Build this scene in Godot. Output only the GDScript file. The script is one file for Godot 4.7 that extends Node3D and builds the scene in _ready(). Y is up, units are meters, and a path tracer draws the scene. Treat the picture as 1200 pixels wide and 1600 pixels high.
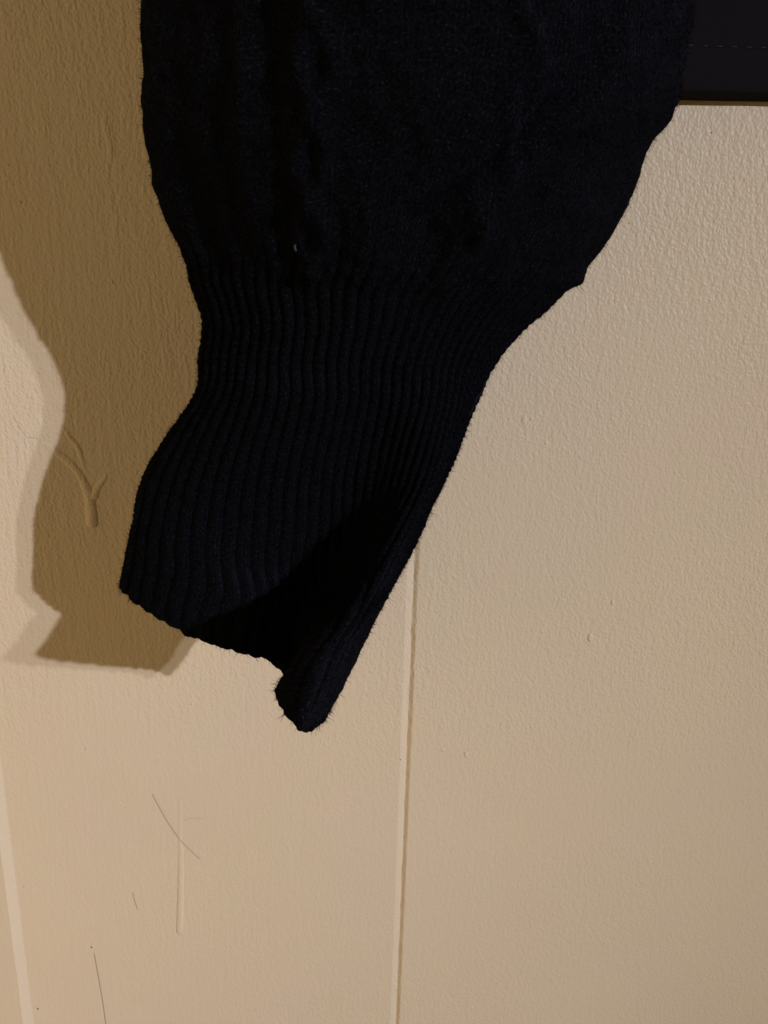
extends Node3D
# A dark knitted sweater sleeve hanging in front of a cream painted panelled wall, lit by two
# lamps of one fitting to the right. Lengths in the tables are centimetres; the wall face is z = 0.

const CM := 0.01
const CORNER := -0.1857          # where the bead meets the panelled wall
const SIDE := -0.1895            # face of the side wall
const GROOVE := 0.0145           # bottom of the groove between the two boards

var rng := RandomNumberGenerator.new()
var rough_noise := FastNoiseLite.new()
var fold_noise := FastNoiseLite.new()
var paint: StandardMaterial3D
var wool: StandardMaterial3D
var rib_wool: StandardMaterial3D

# Loops round the sleeve from above the frame down to the hem: left edge, five points across the
# front, the tip of the fold, right edge, four points across the back.
var stations := [
	[Vector3(-6.00, 16.32, 11.40), Vector3(-4.32, 14.98, 13.20), Vector3(-2.02, 13.81, 14.80), Vector3(0.04, 13.32, 15.50), Vector3(2.04, 13.52, 15.30), Vector3(3.99, 14.17, 14.50), Vector3(5.76, 15.42, 12.90), Vector3(6.96, 16.89, 11.00), Vector3(6.71, 18.72, 8.60), Vector3(3.20, 19.25, 7.80), Vector3(-1.58, 19.00, 8.00), Vector3(-5.52, 18.15, 9.00)],
	[Vector3(-6.52, 9.13, 10.60), Vector3(-4.73, 8.47, 12.30), Vector3(-2.21, 7.82, 14.00), Vector3(0.03, 7.55, 14.80), Vector3(2.20, 7.68, 14.60), Vector3(4.34, 8.10, 13.70), Vector3(6.28, 8.86, 12.00), Vector3(7.53, 9.63, 10.20), Vector3(7.17, 10.54, 8.00), Vector3(3.43, 10.86, 7.00), Vector3(-1.72, 10.65, 7.20), Vector3(-5.98, 10.14, 8.20)],
	[Vector3(-6.62, 7.11, 10.40), Vector3(-4.83, 6.64, 12.00), Vector3(-2.24, 6.16, 13.70), Vector3(0.07, 5.96, 14.50), Vector3(2.30, 6.07, 14.30), Vector3(4.53, 6.45, 13.30), Vector3(6.50, 7.01, 11.70), Vector3(7.74, 7.59, 10.00), Vector3(7.37, 8.29, 7.80), Vector3(3.56, 8.52, 6.80), Vector3(-1.71, 8.36, 6.90), Vector3(-6.06, 7.90, 8.00)],
	[Vector3(-6.76, 4.94, 10.10), Vector3(-4.97, 4.64, 11.60), Vector3(-2.34, 4.30, 13.30), Vector3(0.01, 4.16, 14.10), Vector3(2.29, 4.24, 13.90), Vector3(4.55, 4.49, 12.90), Vector3(6.55, 4.87, 11.30), Vector3(7.79, 5.27, 9.60), Vector3(7.37, 5.72, 7.50), Vector3(3.51, 5.89, 6.50), Vector3(-1.81, 5.79, 6.60), Vector3(-6.17, 5.46, 7.80)],
	[Vector3(-6.84, 3.45, 9.70), Vector3(-5.11, 3.30, 11.10), Vector3(-2.53, 3.13, 12.80), Vector3(-0.22, 3.10, 13.60), Vector3(2.01, 3.22, 13.40), Vector3(4.20, 3.47, 12.40), Vector3(6.08, 3.79, 10.90), Vector3(7.26, 4.11, 9.20), Vector3(6.79, 4.41, 7.20), Vector3(3.06, 4.42, 6.20), Vector3(-2.05, 4.18, 6.40), Vector3(-6.23, 3.81, 7.60)],
	[Vector3(-6.64, 2.15, 9.40), Vector3(-5.02, 2.04, 10.70), Vector3(-2.58, 1.94, 12.20), Vector3(-0.38, 1.89, 13.00), Vector3(1.73, 1.94, 12.80), Vector3(3.91, 2.06, 11.80), Vector3(5.66, 2.21, 10.50), Vector3(6.71, 2.36, 9.00), Vector3(6.20, 2.53, 7.20), Vector3(2.69, 2.57, 6.20), Vector3(-2.11, 2.50, 6.30), Vector3(-6.05, 2.34, 7.40)],
	[Vector3(-6.12, 0.90, 9.10), Vector3(-4.72, 0.82, 10.30), Vector3(-2.66, 0.71, 11.50), Vector3(-0.59, 0.63, 12.20), Vector3(1.41, 0.58, 12.00), Vector3(3.22, 0.55, 11.20), Vector3(4.72, 0.53, 10.10), Vector3(5.58, 0.54, 8.80), Vector3(5.03, 0.60, 7.40), Vector3(1.97, 0.72, 6.50), Vector3(-2.16, 0.85, 6.50), Vector3(-5.57, 0.93, 7.40)],
	[Vector3(-6.01, 0.26, 9.00), Vector3(-4.68, 0.20, 10.20), Vector3(-2.73, 0.11, 11.20), Vector3(-0.84, 0.02, 11.80), Vector3(1.00, -0.07, 11.60), Vector3(2.72, -0.15, 10.90), Vector3(4.08, -0.22, 10.00), Vector3(4.84, -0.26, 8.80), Vector3(4.31, -0.23, 7.40), Vector3(1.46, -0.10, 6.60), Vector3(-2.34, 0.09, 6.60), Vector3(-5.49, 0.24, 7.40)],
	[Vector3(-5.69, -0.97, 9.00), Vector3(-4.51, -0.94, 10.10), Vector3(-2.88, -0.92, 11.00), Vector3(-1.12, -0.92, 11.50), Vector3(0.57, -0.94, 11.30), Vector3(2.12, -0.98, 10.70), Vector3(3.31, -1.03, 9.90), Vector3(3.95, -1.08, 8.80), Vector3(3.46, -1.14, 7.40), Vector3(0.92, -1.14, 6.70), Vector3(-2.45, -1.11, 6.70), Vector3(-5.25, -1.05, 7.40)],
	[Vector3(-5.92, -2.09, 8.80), Vector3(-4.78, -2.00, 9.90), Vector3(-3.14, -1.94, 10.80), Vector3(-1.46, -1.92, 11.20), Vector3(0.16, -1.94, 11.00), Vector3(1.52, -1.99, 10.60), Vector3(2.62, -2.07, 9.90), Vector3(3.20, -2.17, 8.80), Vector3(2.72, -2.30, 7.30), Vector3(0.30, -2.34, 6.60), Vector3(-2.88, -2.31, 6.60), Vector3(-5.53, -2.23, 7.20)],
	[Vector3(-6.03, -3.10, 9.00), Vector3(-4.91, -2.99, 10.20), Vector3(-3.52, -2.98, 10.90), Vector3(-1.86, -3.04, 11.00), Vector3(-0.22, -3.19, 10.50), Vector3(1.06, -3.24, 10.70), Vector3(2.09, -3.39, 10.10), Vector3(2.64, -3.60, 8.80), Vector3(2.15, -3.79, 7.30), Vector3(-0.17, -3.79, 6.40), Vector3(-3.22, -3.59, 6.60), Vector3(-5.69, -3.34, 7.40)],
	[Vector3(-7.08, -4.59, 8.50), Vector3(-6.00, -4.56, 9.60), Vector3(-4.22, -4.75, 10.20), Vector3(-2.41, -5.04, 10.10), Vector3(-0.58, -5.38, 9.60), Vector3(1.03, -5.20, 10.50), Vector3(1.63, -5.15, 10.30), Vector3(2.09, -5.23, 8.90), Vector3(1.91, -5.52, 7.50), Vector3(-0.51, -5.62, 6.20), Vector3(-4.60, -5.39, 6.20), Vector3(-6.99, -4.96, 7.00)],
	[Vector3(-8.13, -6.25, 7.90), Vector3(-7.03, -6.30, 8.90), Vector3(-5.09, -6.57, 9.50), Vector3(-3.08, -7.04, 9.30), Vector3(-1.01, -7.54, 8.60), Vector3(0.25, -7.04, 10.90), Vector3(0.83, -6.96, 10.70), Vector3(1.39, -7.00, 8.90), Vector3(1.11, -7.33, 7.50), Vector3(-1.41, -7.47, 6.00), Vector3(-5.43, -7.18, 5.70), Vector3(-7.99, -6.70, 6.50)],
	[Vector3(-8.55, -7.75, 7.80), Vector3(-7.50, -7.87, 8.80), Vector3(-5.73, -8.28, 9.20), Vector3(-3.91, -8.88, 8.80), Vector3(-1.76, -9.58, 8.00), Vector3(-0.50, -8.36, 11.80), Vector3(0.12, -8.41, 11.40), Vector3(0.91, -8.19, 8.90), Vector3(0.54, -8.86, 7.50), Vector3(-2.10, -9.21, 6.00), Vector3(-6.09, -8.91, 5.60), Vector3(-8.46, -8.34, 6.40)],
	[Vector3(-8.98, -9.08, 7.50), Vector3(-7.92, -9.23, 8.50), Vector3(-6.14, -9.64, 9.20), Vector3(-4.30, -10.23, 9.20), Vector3(-2.54, -11.08, 8.20), Vector3(-1.87, -9.13, 14.00), Vector3(-0.65, -9.09, 13.50), Vector3(0.16, -9.63, 9.10), Vector3(-0.25, -10.58, 7.80), Vector3(-2.79, -10.63, 6.20), Vector3(-6.69, -10.26, 5.60), Vector3(-8.88, -9.58, 6.40)],
	[Vector3(-9.38, -10.42, 7.30), Vector3(-8.31, -10.68, 8.30), Vector3(-6.61, -11.23, 9.10), Vector3(-4.83, -11.82, 9.20), Vector3(-2.95, -12.87, 8.20), Vector3(-2.93, -10.92, 13.40), Vector3(-1.83, -10.80, 15.60), Vector3(-1.65, -13.40, 10.20), Vector3(-2.20, -14.14, 8.80), Vector3(-4.03, -13.72, 6.10), Vector3(-7.31, -12.33, 5.60), Vector3(-9.23, -10.96, 6.30)],
]


func numbered(parent: Node, called: String) -> String:
	if not parent.has_node(called):
		return called
	var n := 1
	while parent.has_node("%s_%03d" % [called, n]):
		n += 1
	return "%s_%03d" % [called, n]


func put(called: String, m: Mesh, mat: Material, parent: Node) -> MeshInstance3D:
	var o := MeshInstance3D.new()
	o.name = numbered(parent, called)
	o.mesh = m
	o.material_override = mat
	o.cast_shadow = GeometryInstance3D.SHADOW_CASTING_SETTING_ON
	parent.add_child(o, true)
	return o


func thing(called: String, label: String, category: String, kind := "") -> Node3D:
	var o := Node3D.new()
	o.name = numbered(self, called)
	add_child(o, true)
	o.set_meta("label", label)
	o.set_meta("category", category)
	if kind:
		o.set_meta("kind", kind)
	return o


func srgb(r: float, g: float, b: float) -> Color:
	return Color(r, g, b).linear_to_srgb()


func noise_of(seed_: int, frequency: float, octaves := 3) -> FastNoiseLite:
	var n := FastNoiseLite.new()
	n.seed = seed_
	n.frequency = frequency
	n.noise_type = FastNoiseLite.TYPE_SIMPLEX_SMOOTH
	n.fractal_type = FastNoiseLite.FRACTAL_FBM
	n.fractal_octaves = octaves
	return n


# A grid of points as a smooth mesh; wrap joins the last column to the first. flip turns it round.
func grid(p: PackedVector3Array, uv: PackedVector2Array, rows: int, cols: int, wrap := false, flip := false) -> ArrayMesh:
	var normal := PackedVector3Array()
	normal.resize(p.size())
	var s := -1.0 if flip else 1.0
	for r in rows:
		var r0 := maxi(r - 1, 0) * cols
		var r1 := mini(r + 1, rows - 1) * cols
		for c in cols:
			var c0 := c - 1
			var c1 := c + 1
			if wrap:
				c0 = (c0 + cols - 1) % (cols - 1) if c0 < 0 else c0
				c1 = 1 if c1 >= cols else c1
				if c == 0:
					c0 = cols - 2
			else:
				c0 = maxi(c0, 0)
				c1 = mini(c1, cols - 1)
			var du := p[r * cols + c1] - p[r * cols + c0]
			var dv := p[r1 + c] - p[r0 + c]
			normal[r * cols + c] = dv.cross(du).normalized() * s
	var index := PackedInt32Array()
	index.resize((rows - 1) * (cols - 1) * 6)
	var k := 0
	for r in rows - 1:
		for c in cols - 1:
			var a := r * cols + c
			var b := a + 1
			var d := a + cols
			var e := d + 1
			if flip:
				index[k] = a; index[k + 1] = d; index[k + 2] = b
				index[k + 3] = b; index[k + 4] = d; index[k + 5] = e
			else:
				index[k] = a; index[k + 1] = b; index[k + 2] = d
				index[k + 3] = b; index[k + 4] = e; index[k + 5] = d
			k += 6
	var arrays := []
	arrays.resize(Mesh.ARRAY_MAX)
	arrays[Mesh.ARRAY_VERTEX] = p
	arrays[Mesh.ARRAY_NORMAL] = normal
	arrays[Mesh.ARRAY_TEX_UV] = uv
	arrays[Mesh.ARRAY_INDEX] = index
	var m := ArrayMesh.new()
	m.add_surface_from_arrays(Mesh.PRIMITIVE_TRIANGLES, arrays)
	return m


func wall_uv(x: float, y: float) -> Vector2:
	return Vector2((x + 0.25) / 0.54, (0.13 - y) / 0.54)


func cr(a: Vector3, b: Vector3, c: Vector3, d: Vector3, t: float) -> Vector3:
	return b.cubic_interpolate(c, a, d, t)


# ---------------------------------------------------------------- textures

# Relief of many brushed coats of paint: short upright streaks, fine orange peel and slow waves.
func paint_relief() -> ImageTexture:
	var n := 2048
	var streak := noise_of(11, 0.10, 3).get_image(n, n * 10 / 23, false, false, false)
	streak.resize(n, n, Image.INTERPOLATE_CUBIC)
	var streak_fine := noise_of(14, 0.20, 2).get_image(n, n * 3 / 4, false, false, false)
	streak_fine.resize(n, n, Image.INTERPOLATE_CUBIC)
	var peel := noise_of(12, 0.12, 3).get_image(n, n, false, false, false)
	var brush := noise_of(13, 0.06, 3).get_image(n, n / 9, false, false, false)
	brush.resize(n, n, Image.INTERPOLATE_CUBIC)
	var strength := noise_of(15, 0.0022, 2).get_image(n, n, false, false, false)
	for im in [streak, streak_fine, peel, brush, strength]:
		im.convert(Image.FORMAT_L8)
	var a: PackedByteArray = streak.get_data()
	var a2: PackedByteArray = streak_fine.get_data()
	var b: PackedByteArray = peel.get_data()
	var c: PackedByteArray = brush.get_data()
	var e: PackedByteArray = strength.get_data()
	var out := PackedFloat32Array()
	out.resize(n * n)
	for y in n:
		# the paint lies smoother towards the bottom of the wall
		var low := smoothstep(0.44, 0.72, float(y) / n)
		for x in n:
			var i := y * n + x
			var left := 1.0 - smoothstep(0.12, 0.62, float(x) / n)
			var k := (0.62 + 0.76 * e[i] / 255.0) * lerpf(1.0, 0.62 - 0.24 * left, low)
			var v := a[i] / 255.0
			var ridge := a2[i] / 255.0
			out[i] = 0.5 + k * (0.40 * (v - 0.5) + 0.34 * (ridge - 0.5) + 0.30 * (b[i] / 255.0 - 0.5) + lerpf(0.16, 0.40, left) * (c[i] / 255.0 - 0.5))
	return ImageTexture.create_from_image(Image.create_from_data(n, n, false, Image.FORMAT_RF, out.to_byte_array()))


# Colour of old cream paint, a little uneven in tone and hue.
func paint_colour() -> ImageTexture:
	var n := 512
	var tone := noise_of(21, 0.006, 4).get_image(n, n, false, false, false)
	var hue := noise_of(22, 0.009, 3).get_image(n, n, false, false, false)
	tone.convert(Image.FORMAT_L8)
	hue.convert(Image.FORMAT_L8)
	var t := tone.get_data()
	var h := hue.get_data()
	var out := PackedByteArray()
	out.resize(n * n * 3)
	for i in n * n:
		var k := 1.0 + 0.05 * (t[i] / 255.0 - 0.5)
		var w := 0.045 * (h[i] / 255.0 - 0.5)
		var col := srgb(0.76 * k * (1.0 + 0.3 * w), 0.586 * k * (1.0 + 0.2 * w), 0.322 * k * (1.0 - w))
		out[i * 3] = int(clampf(col.r, 0, 1) * 255)
		out[i * 3 + 1] = int(clampf(col.g, 0, 1) * 255)
		out[i * 3 + 2] = int(clampf(col.b, 0, 1) * 255)
	return ImageTexture.create_from_image(Image.create_from_data(n, n, false, Image.FORMAT_RGB8, out))


# Knit stitches: two legs of a V leaning together, repeated 16 by 16 with uneven yarn.
func knit_relief() -> ImageTexture:
	var n := 1024
	var cell := 64
	var yarn := noise_of(31, 0.03, 4)
	var fluff := noise_of(32, 0.16, 3)
	var out := PackedFloat32Array()
	out.resize(n * n)
	for y in n:
		for x in n:
			var wob := yarn.get_noise_2d(x, y)
			var u := fposmod(float(x) / cell + 0.10 * wob, 1.0)
			var side := absf(u - 0.5) * 2.0              # 0 in the middle of the stitch, 1 at its edge
			var v := fposmod(float(y) / cell + 0.55 * side + 0.16 * wob, 1.0)
			var leg := sqrt(maxf(0.0, 1.0 - pow(absf(v - 0.5) * 2.0, 2.0)))
			var round_ := sqrt(maxf(0.0, 1.0 - pow(absf(side - 0.5) * 2.0, 2.0)))
			out[y * n + x] = 0.55 * leg * (0.4 + 0.6 * round_) + 0.25 * round_ + 0.5 * fluff.get_noise_2d(x, y) + 0.2 * wob
	return ImageTexture.create_from_image(Image.create_from_data(n, n, false, Image.FORMAT_RF, out.to_byte_array()))


func wool_colour() -> ImageTexture:
	var n := 512
	var a := noise_of(41, 0.035, 4)
	var b := noise_of(42, 0.07, 3)
	var im := Image.create(n, n, false, Image.FORMAT_RGB8)
	for y in n:
		for x in n:
			var k := 1.0 + 0.5 * a.get_noise_2d(x, y) + 1.5 * b.get_noise_2d(x, y) + 7.0 * smoothstep(0.36, 0.7, b.get_noise_2d(x + 900, y))
			k = maxf(k, 0.2)
			im.set_pixel(x, y, srgb(0.0039 * k, 0.0036 * k, 0.0041 * k))
	return ImageTexture.create_from_image(im)


func materials() -> void:
	paint = StandardMaterial3D.new()
	paint.resource_name = "cream_paint"
	paint.albedo_texture = paint_colour()
	paint.roughness = 0.34
	paint.metallic_specular = 0.2
	paint.heightmap_enabled = true
	paint.heightmap_texture = paint_relief()
	paint.heightmap_scale = 0.06
	var relief := knit_relief()
	var tint := wool_colour()
	wool = StandardMaterial3D.new()
	wool.resource_name = "navy_wool"
	wool.albedo_texture = tint
	wool.roughness = 1.0
	wool.metallic_specular = 0.12
	wool.heightmap_enabled = true
	wool.heightmap_texture = relief
	wool.heightmap_scale = 0.13
	wool.rim_enabled = true
	wool.rim = 0.02
	wool.rim_tint = 0.6
	rib_wool = wool.duplicate()
	rib_wool.resource_name = "ribbed_navy_wool"
	rib_wool.heightmap_scale = 0.13


# ---------------------------------------------------------------- wall

func board(x0: float, x1: float, profile: Array, right_edge: bool) -> ArrayMesh:
	# profile: offsets (along x from the groove, z) of the moulded edge, from the board's face inwards
	var ys := 260
	var xs := []
	var zs := []
	if right_edge:
		for k in 9:
			xs.append(lerpf(x0, GROOVE + profile[0].x, k / 8.0)); zs.append(0.0)
		for q in profile:
			xs.append(GROOVE + q.x); zs.append(q.y)
	else:
		for q in profile:
			xs.append(GROOVE + q.x); zs.append(q.y)
		for k in range(1, 9):
			xs.append(lerpf(GROOVE + profile[-1].x, x1, k / 8.0)); zs.append(0.0)
	var cols := xs.size()
	var p := PackedVector3Array()
	var uv := PackedVector2Array()
	for r in ys:
		var y := lerpf(0.40, -0.62, r / float(ys - 1))
		for c in cols:
			var near: float = clampf(1.0 - absf(xs[c] - GROOVE) / 0.006, 0.0, 1.0)
			var x: float = xs[c] + near * 0.00022 * rough_noise.get_noise_2d(y * 9000.0, 3.0 if right_edge else 40.0)
			var z: float = 0.85 * zs[c] * (1.0 + 0.25 * rough_noise.get_noise_2d(y * 6000.0, 90.0))
			p.append(Vector3(x, y, z))
			uv.append(wall_uv(x, y))
	return grid(p, uv, ys, cols)


func slab(a: Vector3, b: Vector3) -> ArrayMesh:
	var st := SurfaceTool.new()
	var box := BoxMesh.new()
	box.size = b - a
	st.append_from(box, 0, Transform3D(Basis(), (a + b) / 2))
	return st.commit()


# A run of raised paint along a line on the wall: half a rounded tube with its edges sunk in.
func run(line: Array, widths: Array, heights: Array, wobble := 0.0) -> ArrayMesh:
	var p := PackedVector3Array()
	var uv := PackedVector2Array()
	var rows := 0
	var around := 11
	var n := line.size()
	for i in n - 1:
		var steps := 14
		for s in steps + (1 if i == n - 2 else 0):
			var t := s / float(steps)
			var a: Vector2 = line[maxi(i - 1, 0)]
			var b: Vector2 = line[i]
			var c: Vector2 = line[i + 1]
			var d: Vector2 = line[mini(i + 2, n - 1)]
			var at := b.cubic_interpolate(c, a, d, t) * CM
			var ahead := b.cubic_interpolate(c, a, d, minf(t + 0.03, 1.03)) * CM
			var along := (ahead - at).normalized()
			var across := Vector2(-along.y, along.x)
			at += across * wobble * rough_noise.get_noise_2d(rows * 30.0, line[0].x * 50.0)
			var whole := (i + t) / float(n - 1) * (widths.size() - 1)
			var k := mini(int(whole), widths.size() - 2)
			var w: float = lerpf(widths[k], widths[k + 1], whole - k) * CM
			var h: float = lerpf(heights[k], heights[k + 1], whole - k) * CM
			var to_end := clampf((n - 1 - i - t) * 5.0, 0.0, 1.0)
			w *= lerpf(0.25, 1.0, sqrt(to_end * (2.0 - to_end)))
			h *= sqrt(to_end * (2.0 - to_end))
			for q in around:
				var ang := PI * q / float(around - 1)
				var off := at + across * (cos(ang) * w * 0.5)
				p.append(Vector3(off.x, off.y, -0.00012 + h * pow(sin(ang), 1.35)))
				uv.append(wall_uv(off.x, off.y))
			rows += 1
	return grid(p, uv, rows, around, false, p[0].x > p[around - 1].x)


func lump(r: float, h: float, stretch: float, seed_: int) -> ArrayMesh:
	var p := PackedVector3Array()
	var uv := PackedVector2Array()
	var rows := 6
	var cols := 13
	for i in rows:
		var e := PI / 2 * (1.0 - i / float(rows - 1))
		for c in cols:
			var ang := TAU * c / float(cols - 1)
			var k := 1.0 + 0.35 * rough_noise.get_noise_2d(cos(ang) * 40.0 + seed_ * 77.0, sin(ang) * 40.0)
			p.append(Vector3(cos(ang) * cos(e) * r * k, sin(ang) * cos(e) * r * k * stretch, h * sin(e) - 0.0001))
			uv.append(Vector2(p[-1].x, -p[-1].y) / 0.54)
	return grid(p, uv, rows, cols, true, true)


# A fine thread: hair, fibre or scratch, as a three-sided tube through points in metres.
func thread(points: Array, radius: float, smooth_steps := 6) -> ArrayMesh:
	var p := PackedVector3Array()
	var uv := PackedVector2Array()
	var rows := 0
	var n := points.size()
	for i in n - 1:
		for s in smooth_steps + (1 if i == n - 2 else 0):
			var t := s / float(smooth_steps)
			var a: Vector3 = points[maxi(i - 1, 0)]
			var d: Vector3 = points[mini(i + 2, n - 1)]
			var at := cr(a, points[i], points[i + 1], d, t)
			var ahead := cr(a, points[i], points[i + 1], d, t + 0.02)
			var along := (ahead - at).normalized()
			var side := along.cross(Vector3(0, 0, 1)).normalized()
			var up := side.cross(along)
			var taper := clampf(minf(i + t, n - 1 - i - t) * 4.0 + 0.35, 0.35, 1.0)
			for q in 6:
				var ang := TAU * q / 5.0
				p.append(at + (side * cos(ang) + up * sin(ang)) * radius * taper)
				uv.append(Vector2(q / 5.0, rows * 0.1))
			rows += 1
	return grid(p, uv, rows, 6, true, true)


func on_wall(line: Array, z: float) -> Array:
	var out := []
	for q in line:
		out.append(Vector3(q.x * CM, q.y * CM, z))
	return out


func build_wall() -> void:
	var wall := thing("panelled_wall", "cream painted panelled wall with a vertical groove behind the hanging sleeve", "wall", "structure")
	var left := [Vector2(-0.0034, 0.0), Vector2(-0.0031, -0.00004), Vector2(-0.0028, -0.00020), Vector2(-0.0018, -0.00075), Vector2(-0.0006, -0.00135), Vector2(-0.0002, -0.0015), Vector2(0.0, -0.00152)]
	var right := [Vector2(0.0, -0.00152), Vector2(0.00015, -0.0015), Vector2(0.0006, -0.0012), Vector2(0.0014, -0.00045), Vector2(0.0019, -0.0001), Vector2(0.0024, 0.0)]
	put("wall_board", board(CORNER - 0.002, 0, left, true), paint, wall)
	put("wall_board", board(0, 0.75, right, false), paint, wall)
	put("wall_backing", slab(Vector3(-0.30, -0.62, -0.06), Vector3(0.75, 0.40, -0.004)), paint, wall)

	var drip := put("paint_drip", run([Vector2(-14.95, -6.75), Vector2(-14.33, -7.17), Vector2(-13.81, -7.64), Vector2(-13.41, -8.24), Vector2(-13.18, -8.93), Vector2(-13.12, -9.61), Vector2(-13.11, -10.38)],
		[0.30, 0.40, 0.38, 0.40, 0.48, 0.54, 0.58], [0.02, 0.06, 0.07, 0.08, 0.11, 0.13, 0.16], 0.0003), paint, wall)
	drip.set_meta("label", "forked paint drip dried on the shaded wall left of the cuff")
	put("paint_drip", run([Vector2(-12.31, -7.90), Vector2(-12.41, -8.21), Vector2(-12.76, -8.63), Vector2(-12.98, -9.15)], [0.12, 0.24, 0.32, 0.42], [0.012, 0.05, 0.08, 0.12], 0.0003), paint, wall)
	put("paint_drip", run([Vector2(-14.15, -5.75), Vector2(-13.81, -6.36), Vector2(-13.46, -6.86), Vector2(-13.36, -7.28), Vector2(-13.24, -8.0)], [0.14, 0.24, 0.28, 0.24, 0.16], [0.012, 0.05, 0.065, 0.045, 0.015], 0.0004), paint, wall)
	var bead := put("drip_end", lump(0.0022, 0.0016, 0.8, 3), paint, wall)
	bead.position = Vector3(-0.1311, -0.1030, 0)

	put("paint_ridge", run([Vector2(-9.80, -24.30), Vector2(-9.90, -26.57), Vector2(-9.96, -28.91), Vector2(-10.22, -33.07)], [0.16, 0.26, 0.34, 0.40], [0.010, 0.030, 0.055, 0.085], 0.0002), paint, wall)
	put("paint_ridge", run([Vector2(-11.32, 6.86), Vector2(-11.31, 5.95), Vector2(-11.23, 5.03), Vector2(-11.46, 3.85)], [0.14, 0.28, 0.30, 0.12], [0.006, 0.042, 0.036, 0.006], 0.0004), paint, wall)
	put("paint_ridge", run([Vector2(-11.05, 3.6), Vector2(-11.15, 2.4), Vector2(-11.45, 1.2)], [0.10, 0.20, 0.10], [0.004, 0.024, 0.004], 0.0005), paint, wall)
	put("paint_ridge", run([Vector2(-14.22, 2.2), Vector2(-14.36, 0.10), Vector2(-14.50, -1.44), Vector2(-14.56, -2.9)], [0.10, 0.26, 0.28, 0.12], [0.003, 0.018, 0.020, 0.003], 0.0004), paint, wall)
	put("paint_ridge", run([Vector2(14.2, 6.9), Vector2(14.0, 5.6), Vector2(13.5, 4.2), Vector2(13.1, 2.2)], [0.08, 0.16, 0.14, 0.06], [0.003, 0.012, 0.012, 0.003], 0.0006), paint, wall)
	put("paint_ridge", run([Vector2(-7.0, -19.6), Vector2(-7.05, -21.0), Vector2(-7.1, -23.2)], [0.08, 0.16, 0.08], [0.002, 0.008, 0.002], 0.0005), paint, wall)

	# nibs of grit under the paint: x, y, radius in tenths of a millimetre
	var nibs := [Vector3(5.93, -5.04, 13), Vector3(6.25, -5.02, 9), Vector3(6.95, -6.05, 6), Vector3(4.35, -21.58, 10), Vector3(3.21, -21.40, 7), Vector3(2.40, -17.14, 7), Vector3(12.34, -32.79, 8),
		Vector3(18.40, -35.01, 5), Vector3(9.80, -15.22, 14), Vector3(-14.99, 3.14, 8), Vector3(9.90, 4.08, 6), Vector3(10.65, -13.39, 9), Vector3(8.39, 3.42, 6), Vector3(-11.49, 0.18, 7),
		Vector3(7.27, -0.08, 6), Vector3(15.41, -6.03, 6), Vector3(-8.99, -19.26, 7), Vector3(-3.44, -27.51, 6), Vector3(-0.66, -36.08, 6), Vector3(7.16, -29.12, 5), Vector3(-16.6, -20.4, 6)]
	for i in 44:
		nibs.append(Vector3(rng.randf_range(-15, 19), rng.randf_range(-36, 7), rng.randf_range(2.0, 5.0)))
	for i in nibs.size():
		var q: Vector3 = nibs[i]
		var r := q.z * 0.0001
		var nib := put("paint_nib", lump(r, r * rng.randf_range(0.35, 0.6), rng.randf_range(1.0, 1.9), i), paint, wall)
		nib.position = Vector3(q.x * CM, q.y * CM, 0)

	var dirt := StandardMaterial3D.new()
	dirt.resource_name = "grime"
	dirt.albedo_color = srgb(0.24, 0.165, 0.075)
	dirt.roughness = 0.9
	# specks of dirt caught in pits and in the groove
	var specks := [Vector3(1.62, -24.60, 5), Vector3(1.56, -24.95, 6), Vector3(12.37, 6.40, 3.2), Vector3(9.54, 2.99, 3.0), Vector3(-0.55, -15.83, 2.6), Vector3(-15.28, 4.51, 3), Vector3(-14.32, -21.89, 3), Vector3(-12.58, -25.21, 2.6),
		Vector3(-14.97, -34.0, 5.5), Vector3(-13.07, -10.22, 5.0), Vector3(1.15, -22.0, 3.0), Vector3(-18.2, -30.2, 3), Vector3(-18.25, -38.3, 6), Vector3(-12.4, -36.5, 2.5)]
	for i in specks.size():
		var q: Vector3 = specks[i]
		var sp := put("dirt_speck", lump(q.z * 0.00008, q.z * 0.00003, 1.5, 90 + i), dirt, wall)
		sp.position = Vector3(q.x * CM, q.y * CM, -0.0009 if absf(q.x - 1.59) < 0.1 else (0.0009 if absf(q.x + 13.07) < 0.02 else 0.0001))
	var stain := dirt.duplicate()
	stain.resource_name = "faded_brown_scratch"
	stain.albedo_color = srgb(0.40, 0.30, 0.155)
	var sc := put("scratch", thread(on_wall([Vector2(-14.86, -34.33), Vector2(-14.73, -36.14), Vector2(-14.63, -37.81), Vector2(-14.53, -40.6)], 0.0), 0.00028), stain, wall)
	sc.set_meta("label", "thin brown scratch running down the lower left of the wall")
	put("scratch", thread(on_wall([Vector2(-12.55, -30.36), Vector2(-12.48, -30.80), Vector2(-12.36, -31.45)], 0.0), 0.00020), stain, wall)
	var hair := dirt.duplicate()
	hair.resource_name = "painted_over_hair"
	hair.albedo_color = srgb(0.46, 0.355, 0.21)
	put("trapped_hair", thread(on_wall([Vector2(-11.18, -24.35), Vector2(-10.84, -25.19), Vector2(-10.41, -26.13), Vector2(-9.80, -27.18), Vector2(-8.90, -28.20)], 0.00022), 0.00017), hair, wall)
	put("trapped_hair", thread(on_wall([Vector2(-9.71, -25.88), Vector2(-9.19, -25.71), Vector2(-8.67, -25.77)], 0.0), 0.00011), hair, wall)
	put("paint_crack", thread(on_wall([Vector2(-16.16, -5.53), Vector2(-15.93, -6.00), Vector2(-15.66, -6.44), Vector2(-15.44, -6.43), Vector2(-15.17, -6.51)], 0.0), 0.00013), hair, wall)

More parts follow.
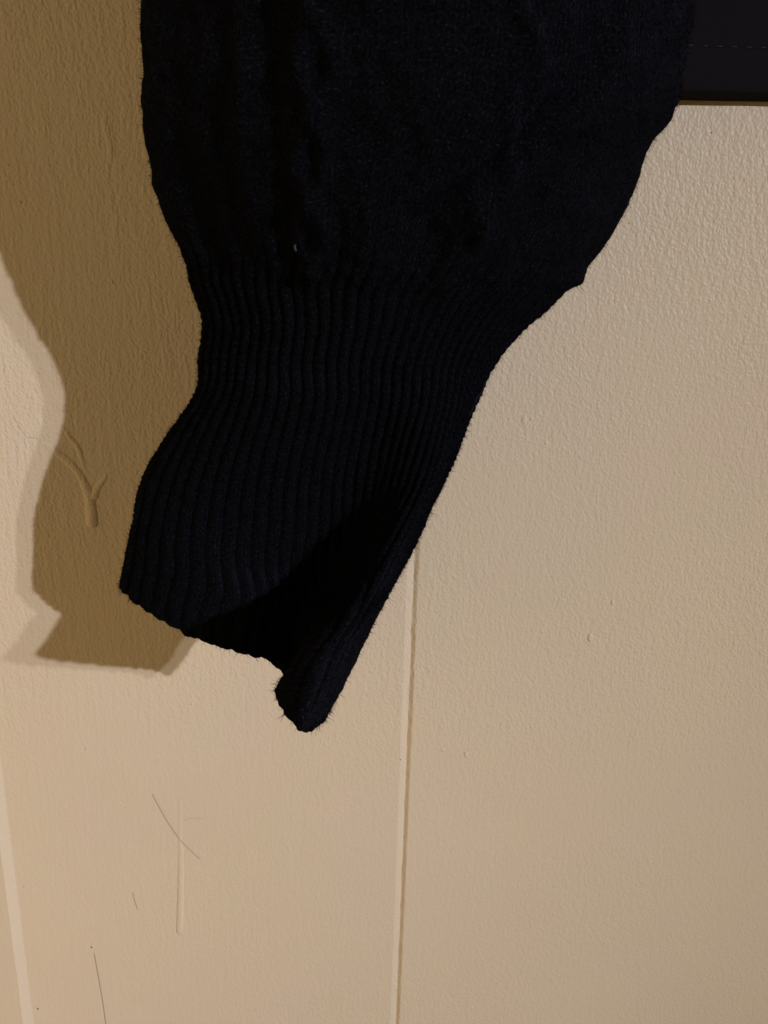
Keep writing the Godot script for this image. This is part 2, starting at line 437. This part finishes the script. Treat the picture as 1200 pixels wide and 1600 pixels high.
	var side := thing("side_wall", "cream painted side wall at the lower left corner of the picture", "wall", "structure")
	var p := PackedVector3Array()
	var uv := PackedVector2Array()
	for r in 60:
		for c in 30:
			var y := lerpf(0.40, -0.62, r / 59.0)
			var z := lerpf(1.6, -0.004, c / 29.0)
			p.append(Vector3(SIDE, y, z))
			uv.append(wall_uv(z + 0.1, y))
	put("side_wall_face", grid(p, uv, 60, 30), paint, side)
	put("side_wall_core", slab(Vector3(SIDE - 0.06, -0.62, -0.06), Vector3(SIDE - 0.003, 0.40, 1.6)), paint, side)

	var trim := thing("corner_bead", "narrow bright painted bead down the corner at lower left", "trim", "structure")
	p = PackedVector3Array()
	uv = PackedVector2Array()
	var turns := 9
	for r in 160:
		var y := lerpf(0.40, -0.62, r / 159.0)
		var k := 1.0 + 0.10 * rough_noise.get_noise_2d(y * 4000.0, 300.0)
		for c in turns:
			var t := c / float(turns - 1)
			var a := Vector2(SIDE - 0.0004, 0.0042 * k)
			var b := Vector2(CORNER + 0.0002 * k, -0.0004)
			var m := a.lerp(b, t) + Vector2(1, 1).normalized() * 0.00035 * sin(PI * t)
			p.append(Vector3(m.x, y, m.y))
			uv.append(wall_uv(m.x + m.y, y))
	put("bead_face", grid(p, uv, 160, turns), paint, trim)


# ---------------------------------------------------------------- sleeve

# how far the ribs crowd towards the left edge (or, below zero, the right edge) at each station, so that those
# across the middle hang straight
var crowding := [-0.08, -0.08, -0.08, -0.08, -0.08, -0.09, -0.10, -0.11, -0.17, -0.29, -0.38, -0.44, -0.38, -0.19, -0.03, 0.03]
const RIB_COLS := 10.0
var front_cols := 34 * 10
var back_cols := 29 * 10

# One loop round the sleeve at station s (0 .. stations - 1), evenly spaced over front and back.
func loop_at(s: float) -> PackedVector3Array:
	var i := mini(int(s), stations.size() - 2)
	var t := s - i
	var ctrl := []
	var crowd: float = cubic_interpolate(crowding[i], crowding[i + 1], crowding[maxi(i - 1, 0)], crowding[mini(i + 2, crowding.size() - 1)], t)
	for k in 12:
		ctrl.append(cr(stations[maxi(i - 1, 0)][k], stations[i][k], stations[i + 1][k], stations[mini(i + 2, stations.size() - 1)][k], t) * CM)
	var out := PackedVector3Array()
	for half in 2:
		var first := 0 if half == 0 else 7
		var last := 7 if half == 0 else 12
		var dense := PackedVector3Array()
		var length := PackedFloat32Array()
		for k in range(first, last):
			for q in 16:
				dense.append(cr(ctrl[(k + 11) % 12], ctrl[k], ctrl[(k + 1) % 12], ctrl[(k + 2) % 12], q / 16.0))
		dense.append(ctrl[last % 12])
		length.append(0.0)
		for k in range(1, dense.size()):
			length.append(length[-1] + dense[k].distance_to(dense[k - 1]))
		var n := front_cols if half == 0 else back_cols
		var at := 0
		for c in n:
			var f := c / float(n)
			if half == 0:
				f -= crowd * f * (1.0 - f)
			var want := length[-1] * f
			while at < dense.size() - 2 and length[at + 1] < want:
				at += 1
			out.append(dense[at].lerp(dense[at + 1], (want - length[at]) / maxf(length[at + 1] - length[at], 1e-9)))
	out.append(out[0])
	return out


# Base points and outward normals for rows between two stations; rows are about step metres apart.
func base_rows(s0: float, s1: float, step: float) -> Dictionary:
	var fine := []
	var probe := PackedFloat32Array([0.0])
	var prev := loop_at(s0)
	var m := 120
	for k in range(1, m + 1):
		var now := loop_at(lerpf(s0, s1, k / float(m)))
		var d := 0.0
		for c in [30, 150, 280]:
			d += now[c].distance_to(prev[c]) / 3.0
		probe.append(probe[-1] + d)
		prev = now
	var rows := int(probe[-1] / step) + 1
	var at := 0
	var p := PackedVector3Array()
	var stn := PackedFloat32Array()
	for r in rows:
		var want := probe[-1] * r / float(rows - 1)
		while at < m - 1 and probe[at + 1] < want:
			at += 1
		var s := lerpf(s0, s1, (at + (want - probe[at]) / (probe[at + 1] - probe[at])) / m)
		p.append_array(loop_at(s))
		stn.append(s)
	var cols := front_cols + back_cols + 1
	var normal := PackedVector3Array()
	normal.resize(p.size())
	for r in rows:
		var r0 := maxi(r - 2, 0) * cols
		var r1 := mini(r + 2, rows - 1) * cols
		for c in cols:
			var du := p[r * cols + (c + 3) % (cols - 1)] - p[r * cols + (c + cols - 4) % (cols - 1)]
			normal[r * cols + c] = (p[r1 + c] - p[r0 + c]).cross(du).normalized()
	return {"p": p, "n": normal, "s": stn, "rows": rows, "cols": cols, "length": probe[-1]}


func rib_phase(c: int) -> float:
	return fposmod(c / RIB_COLS, 1.0)


func gauss(x: float, w: float) -> float:
	return exp(-x * x / (2.0 * w * w))


var hairs_at := PackedVector3Array()
var hairs_to := PackedVector3Array()


func remember(p: PackedVector3Array, n: PackedVector3Array) -> void:
	hairs_at.append_array(p)
	hairs_to.append_array(n)


func build_sleeve() -> void:
	var sweater := thing("sweater", "dark navy knitted sweater sleeve with a long ribbed cuff hanging before the wall", "sweater")
	var cols := front_cols + back_cols + 1

	# one run of rows from above the frame to the hem, plain fuzzy knit above, ribbed below
	var b := base_rows(0.0, 15.0, 0.00068)
	var rows: int = b.rows
	var nn: PackedVector3Array = b.n
	var length: float = b.length
	var stn: PackedFloat32Array = b.s
	var inside := 26
	var p := PackedVector3Array()
	var uv := PackedVector2Array()
	var split := 0
	for r in rows + inside:
		var rr := mini(r, rows - 1)
		var turn := maxi(r - rows + 1, 0)
		var s := stn[rr]
		var along: float = rr / float(rows - 1) * length
		if s < 6.3:
			split = r
		if turn > 4:
			rr = rows - 1 - (turn - 4) * 3
		var v := s / 6.3
		var gather := smoothstep(0.35, 1.0, v)
		var plain := 1.0 - smoothstep(5.4, 7.4, s)
		var last := smoothstep(14.6, 15.0, s)
		for c in cols:
			var i: int = rr * cols + c
			var at: Vector3 = b.p[i]
			var n: Vector3 = nn[i]
			var u := c / float(front_cols)
			var seam_fix := smoothstep(0.0, 14.0, minf(c, cols - 1 - c))
			var d := 0.0
			if plain > 0.0:
				# soft upright pleats, closer towards the cuff
				var pleat := fold_noise.get_noise_2d(fposmod(c, cols - 1) * 0.9, v * 60.0)
				d += 0.0032 * pleat * (0.55 + 0.45 * gather) * seam_fix
				# crease that runs down from the upper right
				var crease := 0.70 - 0.16 * smoothstep(0.35, 0.86, v) + 0.01 * sin(v * 21.0)
				d -= 0.0034 * gauss(u - crease, 0.02) * smoothstep(0.30, 0.5, v) * (1.0 - smoothstep(0.8, 0.95, v))
				d += 0.0022 * gauss(u - crease - 0.05, 0.03) * smoothstep(0.30, 0.5, v) * (1.0 - smoothstep(0.8, 0.95, v))
				# two longer pleats near the left edge
				d += 0.0009 * (gauss(u - 0.20 - 0.03 * v, 0.012) + gauss(u - 0.31 - 0.02 * sin(v * 9.0), 0.011) - gauss(u - 0.255 - 0.03 * v, 0.016)) * (1.0 - gather)
				# two cables of crossing strands
				for cable in [0.335, 0.60]:
					for strand in 2:
						var sway := 0.024 * sin(TAU * along / 0.042 + PI * strand + cable * 9.0)
						d += 0.0024 * gauss(u - cable - sway - 0.012 * pleat, 0.012)
				# loose, uneven yarn
				d += 0.00045 * rough_noise.get_noise_3dv(at * 9000.0) + 0.0009 * rough_noise.get_noise_3dv(at * 3800.0)
				d *= plain
			# the ribs fade in over the last of the plain knit, at a different height in each
			var ph := rib_phase(c)
			var own := rough_noise.get_noise_2d(int(c / RIB_COLS) * 55.0, 700.0)
			var start := smoothstep(4.7 + 0.9 * own, 7.0 + 0.9 * own, s)
			var drift := rough_noise.get_noise_2d(int(c / RIB_COLS) * 55.0, along * 2500.0)
			var ridge := pow(absf(sin(PI * ph)), 0.75)
			var rib := 0.00125 * (ridge - 0.62) + 0.00030 * drift
			var lean := absf(ph - 0.5) * 1.3
			rib += 0.00020 * sin(TAU * (along / 0.0023 + lean + 0.5 * drift)) * ridge
			d += rib * start * (1.0 - 0.5 * last)
			d += 0.0004 * last * rough_noise.get_noise_2d(c * 9.0, 400.0)
			d += 0.00040 * rough_noise.get_noise_3dv(at * 9000.0) + 0.0007 * fold_noise.get_noise_3dv(at * 900.0)
			# the plain knit puffs a little over the start of the rib towards the right
			d += 0.0022 * gauss(s - 5.95, 0.13) * gauss(u - 1.0, 0.12)
			if turn > 0:
				var k := minf(turn / 4.0, 1.0)
				var down: Vector3 = (b.p[(rows - 1) * cols + c] - b.p[(rows - 4) * cols + c]).normalized()
				d -= 0.0026 * (1.0 - cos(k * PI)) * 0.5
				at += down * 0.0011 * sin(k * PI) if turn <= 4 else Vector3.ZERO
			at += Vector3(0, -1, 0) * (0.0003 * (ridge - 0.5) + 0.0009 * rough_noise.get_noise_2d(c * 7.0, 900.0)) * last * (1.0 if turn <= 4 else 0.0)
			p.append(at + n * d)
			uv.append(Vector2(c / RIB_COLS * 2.0 / 16.0, along / 0.0023 / 16.0))
	put("sleeve_body", grid(p.slice(0, (split + 1) * cols), uv.slice(0, (split + 1) * cols), split + 1, cols, true), wool, sweater)
	put("ribbed_cuff", grid(p.slice(split * cols), uv.slice(split * cols), rows + inside - split, cols, true), rib_wool, sweater)
	var outer := p.slice(0, rows * cols)
	remember(outer, nn)

	# linked seam down the crest of the fold
	var yarn := StandardMaterial3D.new()
	yarn.resource_name = "seam_yarn"
	yarn.albedo_color = srgb(0.013, 0.0118, 0.0132)
	yarn.roughness = 1.0
	yarn.metallic_specular = 0.15
	var line := []
	var r_from := int(rows * 0.62)
	for k in 70:
		var r := int(lerpf(r_from, rows - 2, k / 69.0))
		# a finger's breadth in front of the outer right edge
		var c := front_cols / 2
		for q in range(front_cols / 2, front_cols + back_cols / 3):
			var a := b.p[r * cols + q] as Vector3
			var e := b.p[r * cols + c] as Vector3
			if a.x / (0.33 - a.z) > e.x / (0.33 - e.z):
				c = q
		var gone := 0.0
		while gone < lerpf(0.0045, 0.0075, k / 69.0) and c > 10:
			gone += (b.p[r * cols + c] as Vector3).distance_to(b.p[r * cols + c - 1])
			c -= 1
		var i := r * cols + c
		var side := (outer[i + 1] - outer[i - 1]).normalized()
		line.append(outer[i] + nn[i] * 0.0001 + side * 0.00012 * (1 if k % 2 == 0 else -1))
	put("cuff_seam", thread(line, 0.0004, 3), yarn, sweater)

	# stray fibres standing off the wool
	var fibre := StandardMaterial3D.new()
	fibre.resource_name = "wool_fibre"
	fibre.albedo_color = srgb(0.013, 0.012, 0.0135)
	fibre.roughness = 1.0
	fibre.metallic_specular = 0.1
	var fp := PackedVector3Array()
	var fn := PackedVector3Array()
	var fi := PackedInt32Array()
	for k in 120000:
		var i := rng.randi_range(0, hairs_at.size() - 1)
		var at_hem := k % 160 == 0
		if at_hem:
			i = rng.randi_range(hairs_at.size() - 4 * cols, hairs_at.size() - 1)
		var n := hairs_to[i].normalized()
		var jitter := Vector3(rng.randfn(), rng.randfn(), rng.randfn())
		var dir := (n * rng.randf_range(0.2, 1.0) + jitter * 0.55).normalized()
		var long_ := rng.randf_range(0.0006, 0.0016)
		if at_hem:
			long_ *= 1.7
			dir = (dir + Vector3(0, -0.9, 0)).normalized()
		elif rng.randf() < 0.02:
			long_ *= 2.0
		var curl := Vector3(rng.randfn(), rng.randfn(), rng.randfn()) * 0.5
		var wide := dir.cross(Vector3(0.3, 0.2, 1.0)).normalized() * rng.randf_range(0.00004, 0.0001)
		var start := hairs_at[i] - n * 0.0003
		var first := fp.size()
		for s in 4:
			var t := s / 3.0
			var pos := start + dir * long_ * t + curl * long_ * t * t * 0.6
			var w := wide * (1.0 - 0.8 * t)
			fp.append(pos - w)
			fp.append(pos + w)
			fn.append(n)
			fn.append(n)
		for s in 3:
			var a := first + s * 2
			fi.append_array(PackedInt32Array([a, a + 1, a + 2, a + 1, a + 3, a + 2]))
	var arrays := []
	arrays.resize(Mesh.ARRAY_MAX)
	arrays[Mesh.ARRAY_VERTEX] = fp
	arrays[Mesh.ARRAY_NORMAL] = fn
	arrays[Mesh.ARRAY_INDEX] = fi
	var fm := ArrayMesh.new()
	fm.add_surface_from_arrays(Mesh.PRIMITIVE_TRIANGLES, arrays)
	var fz := put("wool_fuzz", fm, fibre, sweater)
	fz.set_meta("kind", "stuff")

	# a fleck of pale lint caught at the top of the rib
	var lint := StandardMaterial3D.new()
	lint.resource_name = "lint"
	lint.albedo_color = srgb(0.042, 0.042, 0.045)
	lint.roughness = 1.0
	var best := 0
	for i in range(0, outer.size()):
		if Vector2(outer[i].x, outer[i].y).distance_squared_to(Vector2(-0.0247, 0.0109)) < Vector2(outer[best].x, outer[best].y).distance_squared_to(Vector2(-0.0247, 0.0109)) and outer[i].z > 0.1:
			best = i
	var o := outer[best] + nn[best] * 0.0006
	put("lint_fleck", thread([o + Vector3(0.0001, 0.0009, 0), o + Vector3(-0.0001, 0.0003, 0.0002), o + Vector3(0.0001, -0.0002, 0.0002), o + Vector3(0.0002, -0.0007, 0)], 0.0003, 5), lint, sweater)


# ---------------------------------------------------------------- shirt behind

func build_shirt() -> void:
	var shirt := thing("black_shirt", "black cloth shirt hem hanging flat against the wall at upper right", "shirt")
	var cloth := StandardMaterial3D.new()
	cloth.resource_name = "black_jersey"
	cloth.albedo_color = srgb(0.0112, 0.0083, 0.0074)
	cloth.roughness = 0.95
	cloth.metallic_specular = 0.2
	cloth.heightmap_enabled = true
	var weave := NoiseTexture2D.new()
	weave.width = 512
	weave.height = 512
	weave.seamless = true
	weave.noise = noise_of(51, 0.09, 3)
	cloth.heightmap_texture = weave
	cloth.heightmap_scale = 0.012
	# front panel, hem turned round the bottom, back panel
	var prof := [Vector2(20.0, 0.85), Vector2(14.0, 0.9), Vector2(11.0, 0.95), Vector2(7.60 + 1.62, 0.99), Vector2(7.60 + 1.5, 0.94), Vector2(7.60 + 1.38, 1.0), Vector2(7.60 + 0.9, 1.03), Vector2(7.60 + 0.3, 1.0), Vector2(7.60 + 0.05, 0.97),
		Vector2(7.60 - 0.01, 0.88), Vector2(7.60 - 0.04, 0.74), Vector2(7.60 - 0.065, 0.58), Vector2(7.60 - 0.08, 0.42), Vector2(7.60 - 0.105, 0.28), Vector2(7.60 - 0.115, 0.18), Vector2(7.60 - 0.10, 0.10), Vector2(7.60 + 0.05, 0.07),
		Vector2(7.60 + 0.5, 0.07), Vector2(14.0, 0.07), Vector2(20.0, 0.07)]
	var rows := 0
	var p := PackedVector3Array()
	var uv := PackedVector2Array()
	var cols := 90
	for i in prof.size() - 1:
		for s in 6:
			var t := s / 6.0
			var m: Vector2 = prof[i].cubic_interpolate(prof[i + 1], prof[maxi(i - 1, 0)], prof[mini(i + 2, prof.size() - 1)], t)
			for c in cols:
				var x := lerpf(0.058, 0.30, c / float(cols - 1))
				var wave := 0.03 * sin(x * 70.0 + 0.6) + 0.08 * fold_noise.get_noise_2d(x * 900.0, m.x * 3.0)
				var drop := 0.02 * fold_noise.get_noise_2d(x * 1500.0, 5.0) + (x - 0.12) * 0.5
				p.append(Vector3(x, (m.x + drop) * CM, maxf(m.y + wave * smoothstep(0.3, 0.8, m.y), 0.05) * CM))
				uv.append(Vector2(x, (m.x + i * 0.1) * CM) / 0.02)
			rows += 1
	put("shirt_panel", grid(p, uv, rows, cols), cloth, shirt)
	var thread_mat := StandardMaterial3D.new()
	thread_mat.resource_name = "black_thread"
	thread_mat.albedo_color = srgb(0.015, 0.013, 0.014)
	thread_mat.roughness = 0.7
	# the row of hem stitches
	var row := 4 * 6
	for c in range(12, cols - 4, 2):
		var a := p[row * cols + c] + Vector3(0, 0, 0.0002)
		var d := p[row * cols + c + 1] + Vector3(-0.0004, 0, 0.0002)
		put("hem_stitch", thread([a, (a + d) / 2 + Vector3(0, 0.0001, 0.00035), d], 0.00022, 4), thread_mat, shirt)


func _ready() -> void:
	# camera
	var cam := Camera3D.new()
	cam.transform = Transform3D(Basis(Vector3(0.999603, 0.027101, -0.007700), Vector3(-0.028174, 0.961543, -0.273204), Vector3(0.0, 0.273312, 0.961925)), Vector3(0, 0, 0.33))
	cam.fov = 67.3801
	cam.near = 0.02
	cam.far = 20.0
	cam.current = true
	add_child(cam)
	# the dim warm light of the rest of the room
	var around := WorldEnvironment.new()
	var env := Environment.new()
	env.background_mode = Environment.BG_COLOR
	env.background_color = srgb(1.0, 0.7, 0.22)
	env.background_energy_multiplier = 0.08
	env.tonemap_mode = Environment.TONE_MAPPER_LINEAR
	env.tonemap_exposure = 1.0
	env.sdfgi_enabled = true
	env.ssao_enabled = true
	env.ssil_enabled = true
	around.environment = env
	add_child(around)
	# two spot bulbs of one fitting up to the right, turned towards the corner
	for at in [Vector3(2.22 - 0.118, 0.84 - 0.02, 2.5), Vector3(2.22 + 0.118, 0.84 + 0.02, 2.5)]:
		var bulb := SpotLight3D.new()
		bulb.name = "lamp_light"
		bulb.transform = Transform3D(Basis(), at).looking_at(Vector3(-0.20, -0.17, 0.45), Vector3.UP)
		bulb.light_color = srgb(0.60, 0.652, 0.96)
		bulb.light_energy = 6.7 * (1.5 if at.x < 2.22 else 0.65)
		bulb.light_size = 0.02
		bulb.spot_range = 8.0
		bulb.spot_attenuation = 2.0
		bulb.spot_angle = 16.8
		bulb.spot_angle_attenuation = 1.0
		bulb.shadow_enabled = true
		add_child(bulb, true)

	rng.seed = 7
	rough_noise = noise_of(5, 0.013, 3)
	fold_noise = noise_of(6, 0.016, 2)
	materials()
	build_wall()
	build_sleeve()
	build_shirt()
